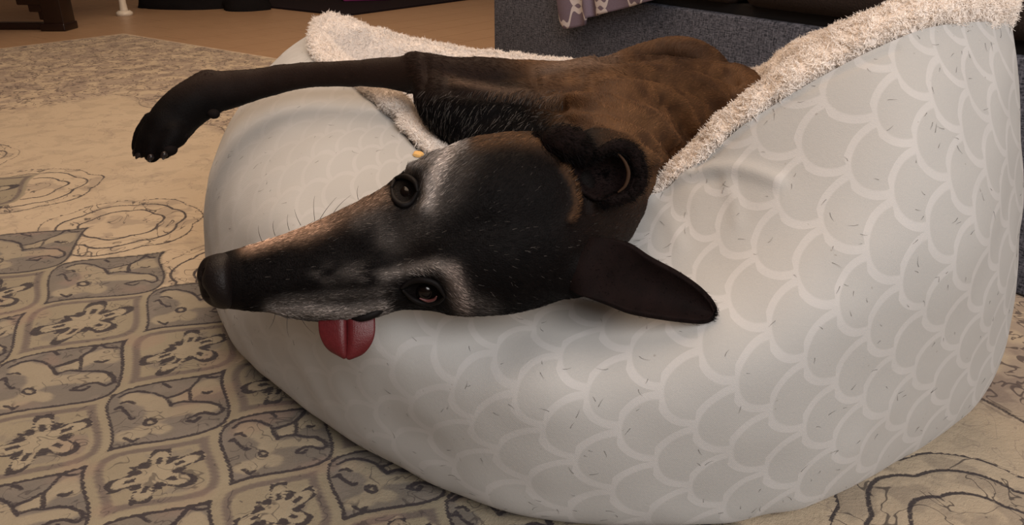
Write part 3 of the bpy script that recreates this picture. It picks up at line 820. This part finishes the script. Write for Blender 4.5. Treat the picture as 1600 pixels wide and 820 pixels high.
blend(strip([(735,470),(760,480)], 14)*.4, GREY*.5)
blend(strip([(425,486),(480,484),(540,490),(592,482)], 13)*.9, GREY*.95); blend(strip([(500,430),(560,425),(610,430)], 16)*.32*sm(nz2, .3, .8), GREY*.9)
blend(strip([(440,470),(520,462),(600,455)], 8)*.3, GREY*.6)
blend(strip([(880,262),(896,290),(902,318),(892,342)], 4.5)*.75, BRN*1.2)
blend(strip([(400,440),(600,400)], 25)*.5*(nz2 < .4), BLK)
blend(np.exp(-(((bx-632)/27)**2+((by-300)/25)**2)**2)*is_head*.97, BLK)
blend(np.exp(-(((bx-655)/42)**2+((by-452)/23)**2)**2)*is_head*.97, BLK)
set_attr(me2, 'col', col*np.where(is_head, .5, .85)[:, None], 'FLOAT_COLOR'); me2.materials.clear(); me2.materials.append(M['coat'])
body = bpy.data.objects.new('body', me2); COL.objects.link(body); adopt(body, dog)

# --- fur
me2.calc_loop_triangles(); nt_ = len(me2.loop_triangles); tri = np.zeros(nt_*3, np.int32); me2.loop_triangles.foreach_get('vertices', tri); tri = tri.reshape(-1, 3)
ctrn = co2[tri].mean(1); ar = np.linalg.norm(np.cross(co2[tri[:, 1]]-co2[tri[:, 0]], co2[tri[:, 2]]-co2[tri[:, 0]]), axis=1)/2
hd = is_head[tri[:, 0]]; tz = ctrn[:, 2]
dens = ar*np.where(hd, 3.2, 1.0)*np.where(fc[tri[:, 0]], 1, .3)
nosezone = (proj(ctrn)[0] < 372)&hd; dens = dens*np.where(nosezone, 0, 1)
eyez = (np.hypot(proj(ctrn)[0]-632, proj(ctrn)[1]-298) < 17)|(np.hypot((proj(ctrn)[0]-662)/1.5, proj(ctrn)[1]-456) < 15); dens = dens*np.where(eyez & hd, 0, 1)
NF = 150000
ti = rng.choice(nt_, NF, p=dens/dens.sum()); r1, r2 = np.sqrt(rng.random(NF)), rng.random(NF); w_ = np.stack([1-r1, r1*(1-r2), r1*r2], 1)
rt = (co2[tri[ti]]*w_[..., None]).sum(1); nr = norm((vn_[tri[ti]]*w_[..., None]).sum(1)); cc = (col[tri[ti]]*w_[..., None]).sum(1)
# flow: head backwards from the nose, arm to the paw, torso towards the rump
SK = [(PD(330,440,.7), PD(640,380,.72)), (PD(640,380,.72), PD(930,330,.75)), (PD(930,330,.76), PY(950,250,.95)), (PY(930,220,1.05), PY(1120,150,1.28)),
      (PY(880,180,1.04), PY(670,120,1.05)), (PY(670,120,1.05), PY(330,142,1.08)), (PY(330,142,1.08), PY(235,235,1.04))]
bestd = np.full(NF, 9.); flow = np.zeros((NF, 3))
for a3, b3 in SK:
    d_ = b3-a3; t_ = np.clip(((rt-a3)@d_)/(d_@d_), 0, 1); dist_ = np.linalg.norm(rt-a3-t_[:, None]*d_, axis=1)
    up_ = dist_ < bestd; bestd = np.where(up_, dist_, bestd); flow[up_] = norm(d_)
rx, ry, rd = proj(rt); ish = rd < .83
# face whorls: above the eyes hair sweeps up/back
flow = flow+np.where((ish & (rx > 640))[:, None], norm(PD(700,200,.72)-PD(680,300,.72))*np.clip((360-ry)/100, -.8, .8)[:, None], 0)
chest = (~ish)&(rx < 880)&(rx > 640)&(ry > 140); flow = np.where(chest[:, None], norm(PY(740,240,.98)-PY(790,150,1.02))+0*flow, flow)
flow = norm(flow+rng.normal(0, .16, flow.shape)); flow = norm(flow-(flow*nr).sum(1, keepdims=True)*nr)
lift = rng.uniform(.12, .32, NF)+np.where(chest, .15, 0)
dr = norm(flow+nr*lift[:, None])
Lh = np.where(ish, rng.uniform(.0035, .0075, NF), rng.uniform(.005, .010, NF)); Lh = np.where((~ish) & (rx < 640), rng.uniform(.0025, .0055, NF), Lh); Lh = np.where(chest & (rx > 640), rng.uniform(.008, .017, NF), Lh)
grey_l = cc.mean(1)
jit = rng.lognormal(-.05, 1, (NF, 1))**np.where(ish, .38, .2)[:, None]; cc = cc*jit
silver = (rng.random(NF) < np.where(chest, .15, np.where(ish, .02, .0))); cc[silver] = GREY*(rng.uniform(.06, .38, (silver.sum(), 1)))
darkh = ish & (rng.random(NF) < .25)&(grey_l > .06); cc[darkh] = cc[darkh]*.25
fur = hair_obj('fur', rt-nr*.0004, dr, Lh, np.where(ish, .00019, .00028), M['hair'], 3, -nr*.18+rng.normal(0, .06, nr.shape), cc, taper=.3)
adopt(fur, dog)

# --- nose leather
Nn = [((307,432),(312,452),.704,.010,.010), ((309,418),(316,466),.702,.019,.018), ((318,403),(327,477),.702,.027,.022), ((335,396),(342,483),.703,.031,.024), ((352,394),(358,483),.705,.0295,.024), ((368,397),(372,476),.712,.022,.02)]
Ns = crom(np.array([[*t, *b_, d, f, k] for t, b_, d, f, k in Nn]), 30); secs = []
for tx_, ty_, bx_, by_, d, f, k in Ns:
    T_3, B_3 = PD(tx_, ty_, d), PD(bx_, by_, d); c = (T_3+B_3)/2; a1 = (T_3-B_3)/2
    r = norm(ray((tx_+bx_)/2, (ty_+by_)/2)); r = norm(r-(r@norm(a1))*norm(a1)); secs.append((c, a1*.98, -r*f, r*k))
vN, fN = loft(secs, 56); xN, yN, dN = proj(vN)
axis = norm(PD(420,430,.71)-PD(320,440,.70)); cN = PD(340, 440, .705)
front = -norm(ray(340, 440))
def dent(pt, amp, s):
    global vN
    d_ = ((vN-pt)**2).sum(1); vN = vN+(norm(cN-pt))*(amp*np.exp(-d_/(s*s)))[:, None]
for sgn, (x_0, y_0) in ((1, (314, 420)), (-1, (318, 462))): dent(PD(x_0, y_0, .690), .007, .0085)
dent(PD(309, 441, .69), .0035, .005)
o = mesh_obj('nose', vN, fN, M['nose']); md_ = o.modifiers.new('s', 'SUBSURF'); md_.levels = 1; md_.render_levels = 1; adopt(o, dog)

# --- eyes
def surf_pt(x, y):
    c_ = np.where(fc & is_head, np.hypot(bx-x, by-y), 1e9); k_ = np.argmin(c_); return co2[k_], vn_[k_]
def sphere(name, c, r, sc=(1, 1, 1), mat=None, parent=None):
    bm = bmesh.new(); bmesh.ops.create_uvsphere(bm, u_segments=32, v_segments=20, radius=r)
    for v in bm.verts: v.co = Vector((v.co.x*sc[0], v.co.y*sc[1], v.co.z*sc[2]))+Vector(c)
    me = bpy.data.meshes.new(name); bm.to_mesh(me); bm.free(); me.materials.append(mat)
    me.polygons.foreach_set('use_smooth', [True]*len(me.polygons)); o = bpy.data.objects.new(name, me); COL.objects.link(o); adopt(o, parent or dog); return o
def lid(name, pts, depth_pt, r, mat, parent, dpush=.0):
    P_ = []
    for x, y in pts:
        s_pt, s_n = surf_pt(x, y); d_ = proj(s_pt)[2]; P_.append(PD(x, y, d_-.0012-dpush))
    v, f = tube(P_, r if isinstance(r, list) else [r]*len(P_), 12, 5); o = mesh_obj(name, v, f, mat); adopt(o, parent); return o
for (ex, ey, rr_, which) in ((633, 299, .0105, 0), (664, 456, .0112, 1)):
    sp, sn = surf_pt(ex, ey); c_ = sp-sn*.0055
    c_ = c_-sn*(.0035 if which == 0 else .0015); eye = sphere('eye', c_, rr_, mat=M['eye'])
    if which == 0:
        lid('eyelid', [(612,292),(618,280),(634,276),(648,284),(652,298)], 0, [.0012,.0022,.0026,.0022,.0012], M['lid'], dog, .0035)
        lid('eyelid', [(612,294),(616,310),(628,320),(642,316),(652,300)], 0, [.0012,.0022,.0026,.0022,.0012], M['lid'], dog, .0030)
    else:
        lid('eyelid', [(628,450),(642,440),(662,437),(682,444),(694,462)], 0, [.0012,.0024,.0028,.0024,.0012], M['lid'], dog, .0035)
        lid('eyelid', [(630,454),(646,468),(666,474),(684,472),(694,464)], 0, [.0012,.0020,.0024,.0020,.0012], M['lid'], dog, .0030)
        o = lid('eye_rim', [(656,466),(668,470),(678,468),(682,463)], 0, [.0006,.0013,.0013,.0006], M['haw'], dog, .0060); o['label'] = 'pinkish lower rim of the eye'; o.parent = eye; o.matrix_parent_inverse = Matrix.Identity(4)

# --- tongue
nu, nv = 40, 26; TG = np.zeros((nu, nv, 3))
for i in range(nu):
    t = i/(nu-1)
    cx = 541+3*math.sin(t*2)-2*t; cy = 470+t*89
    wdt = 44*(1-max(0, (t-.45)/.55)**2.4)**.5 if t > .45 else 44-3*(1-t/.45)*0
    for j in range(nv):
        s = j/(nv-1)*2-1
        yy = cy-6*(s*s)*t+(2*s)
        d = .706-.012*t+.010*(t**3)+.004*s*s-.0028*(1-math.exp(-(s/.10)**2))*-1*-1
        d += .0022*math.exp(-(s/.09)**2)
        TG[i, j] = PD(cx+s*wdt, yy, d+.004)
o = grid_mesh('tongue', TG, M['tongue']); md_ = o.modifiers.new('t', 'SOLIDIFY'); md_.thickness = .006; md_.offset = 0
md_ = o.modifiers.new('s', 'SUBSURF'); md_.levels = 1; md_.render_levels = 1; adopt(o, dog); o['label'] = 'dark pink tongue hanging from the mouth'
# lower lip fold over the tongue's root
v, f = tube([PD(548,496,.702), PD(566,496,.699), PD(586,489,.700), PD(600,481,.704)], [.0015,.0035,.0038,.002], 14)
o = mesh_obj('lip', v, f, M['lid']); adopt(o, dog)

# --- ears
def ear_sheet(name, A, B, depths, cup, thick=.0045, nu=46, nv=30, parent=dog, mat=None, curl=0):
    """A,B lists of px outline (upper and lower edge) base->tip, depths along"""
    A = crom(np.array(A, float), nu); B = crom(np.array(B, float), nu); Dp = crom(np.array(depths, float)[:, None], nu)[:, 0]; Cu = crom(np.array(cup, float)[:, None], nu)[:, 0]
    G = np.zeros((nu, nv, 3))
    for i in range(nu):
        for j in range(nv):
            s = j/(nv-1); q_ = A[i]*(1-s)+B[i]*s; w = 1-(2*s-1)**2
            lip = math.exp(-(s/.10)**2)+math.exp(-((1-s)/.10)**2)
            G[i, j] = PD(q_[0], q_[1], Dp[i]+Cu[i]*w+curl*lip)
    o = grid_mesh(name, G, mat or M['ear']); md_ = o.modifiers.new('t', 'SOLIDIFY'); md_.thickness = thick; md_.offset = 0
    md_ = o.modifiers.new('s', 'SUBSURF'); md_.levels = 1; md_.render_levels = 1; adopt(o, parent); return o
e1 = ear_sheet('ear', [(890,385),(925,372),(954,372),(985,381),(1016,402),(1057,424),(1090,447),(1110,468),(1118,484)],
          [(880,440),(900,458),(925,468),(950,476),(985,489),(1030,497),(1072,502),(1100,503),(1114,497)],
          [.715,.705,.702,.704,.708,.713,.717,.720,.722], [-.01,-.006,.002,.010,.014,.013,.010,.006,.002], .006, curl=0)
# folded upper ear: dark cup with a rolled rim
nr_, na_ = 16, 48; G = np.zeros((na_, nr_, 3))
for i in range(na_):
    t = 2*np.pi*i/na_
    for j in range(nr_):
        q_ = j/(nr_-1); x_, y_ = 944+50*q_*math.cos(t), 273+41*q_*math.sin(t)+3*q_*math.cos(t)
        G[i, j] = PD(x_, y_, .714-.015*q_**2.2+.004*q_*(math.cos(t) < 0)*abs(math.cos(t)))
e2 = grid_mesh('ear', G, M['ear'], cyc_u=True); md_ = e2.modifiers.new('t', 'SOLIDIFY'); md_.thickness = .004; md_.offset = 0; adopt(e2, dog)
v, f = tube([PD(935,240,.690), PD(958,229,.690), PD(980,232,.694), PD(994,250,.698), PD(1000,274,.702), PD(992,296,.703), PD(972,308,.702), PD(945,316,.70)],
            [.004,.0055,.0065,.007,.007,.0065,.006,.004], 16)
o = mesh_obj('ear_rim', v, f, M['ear']); adopt(o, dog)
v, f = tube([PD(966,240,.690), PD(977,254,.690), PD(982,272,.692), PD(977,290,.694), PD(966,300,.696)], [.0008,.0014,.0018,.0014,.0008], 12)
o = mesh_obj('ear_fold', v, f, M['ear_edge']); o['label'] = 'tan edge inside the folded ear'; adopt(o, dog)
v, f = tube([PD(842,216,.715), PD(868,220,.700), PD(895,226,.695), PD(912,236,.695)], [.007,.013,.014,.010], 20)
v = v+norm(v-PD(875,222,.705))*(.003*vnoise(v, 120, 3))[:, None]
o = mesh_obj('ear_tuft', v, f, M['ear']); adopt(o, dog)
# short hair on the ear parts
def fuzz_on(objs, n, L, seed):
    P_, N_ = [], []
    for o in objs:
        me = o.data; nvv = len(me.vertices); c = np.zeros(nvv*3, np.float32); me.vertices.foreach_get('co', c); c = c.reshape(-1, 3); nn_ = vnormals(me)
        k_ = rng.integers(0, nvv, n); P_.append(c[k_]+rng.normal(0, .0012, (n, 3))); N_.append(nn_[k_])
    P_, N_ = np.concatenate(P_), np.concatenate(N_)
    s_ = np.sign(-(N_*(P_-np.array([0, 0, CAMH]))).sum(1))[:, None]; N_ = N_*s_
    fl_ = norm(PD(1000,300,.7)-PD(850,250,.7)); dd_ = norm(fl_*.8+N_*.5+rng.normal(0, .25, P_.shape))
    cl = np.tile(BLK, (len(P_), 1))*rng.lognormal(.1, .5, (len(P_), 1))
    return hair_obj('ear_hair', P_, dd_, rng.uniform(L*.5, L, len(P_)), .00018, M['hair'], 3, None, cl)
o = fuzz_on([bpy.data.objects['ear_tuft']], 2500, .009, 1); adopt(o, dog)
o = fuzz_on([e2, bpy.data.objects['ear_rim'], e1], 3500, .004, 2); adopt(o, dog)
# --- whiskers
wr = [((492,345),(488,318),(492,306)), ((500,342),(512,322),(526,308)), ((452,360),(447,345),(450,335)), ((430,368),(424,352),(428,345)), ((470,352),(462,338),(460,326)), ((520,334),(530,318),(548,305)), ((410,378),(402,362),(404,352)),
      ((450,492),(446,512),(452,528)), ((470,496),(478,512),(492,522)), ((430,490),(428,504),(420,514)), ((560,312),(556,300),(560,290))]
rts, drs, ls, bn = [], [], [], []
for a_, m_, e_ in wr:
    A3, M3, E3 = PD(*a_, .700), PD(*m_, .695), PD(*e_, .692)
    rts.append(A3); v_ = (M3-A3)*2; L0 = np.linalg.norm(v_); drs.append(v_/L0); ls.append(L0); bn.append((E3-A3-v_)/L0)
o = hair_obj('whiskers', np.array(rts), np.array(drs), np.array(ls), .00022, M['black'], 7, np.array(bn)); adopt(o, dog)
# --- claws and pads
for x0, y0, x1, y1, yy in ((219,240,213,247,1.02), (236,245,234,252,1.005), (257,241,255,248,1.0), (214,234,209,243,1.04)):
    v, f = tube([PY(x0, y0, yy), PY((x0+x1)/2-1, (y0+y1)/2, yy-.002), PY(x1, y1, yy-.004)], [.0042, .0034, .0014], 12)
    o = mesh_obj('claw', v, f, M['claw']); adopt(o, dog)
for x0, y0, yy, r in ((264,233,1.012,.011), (284,211,1.028,.009), (334,178,1.04,.008)):
    o = sphere('paw_pad', PY(x0, y0, yy), r, (1, .9, .8), M['pad'])
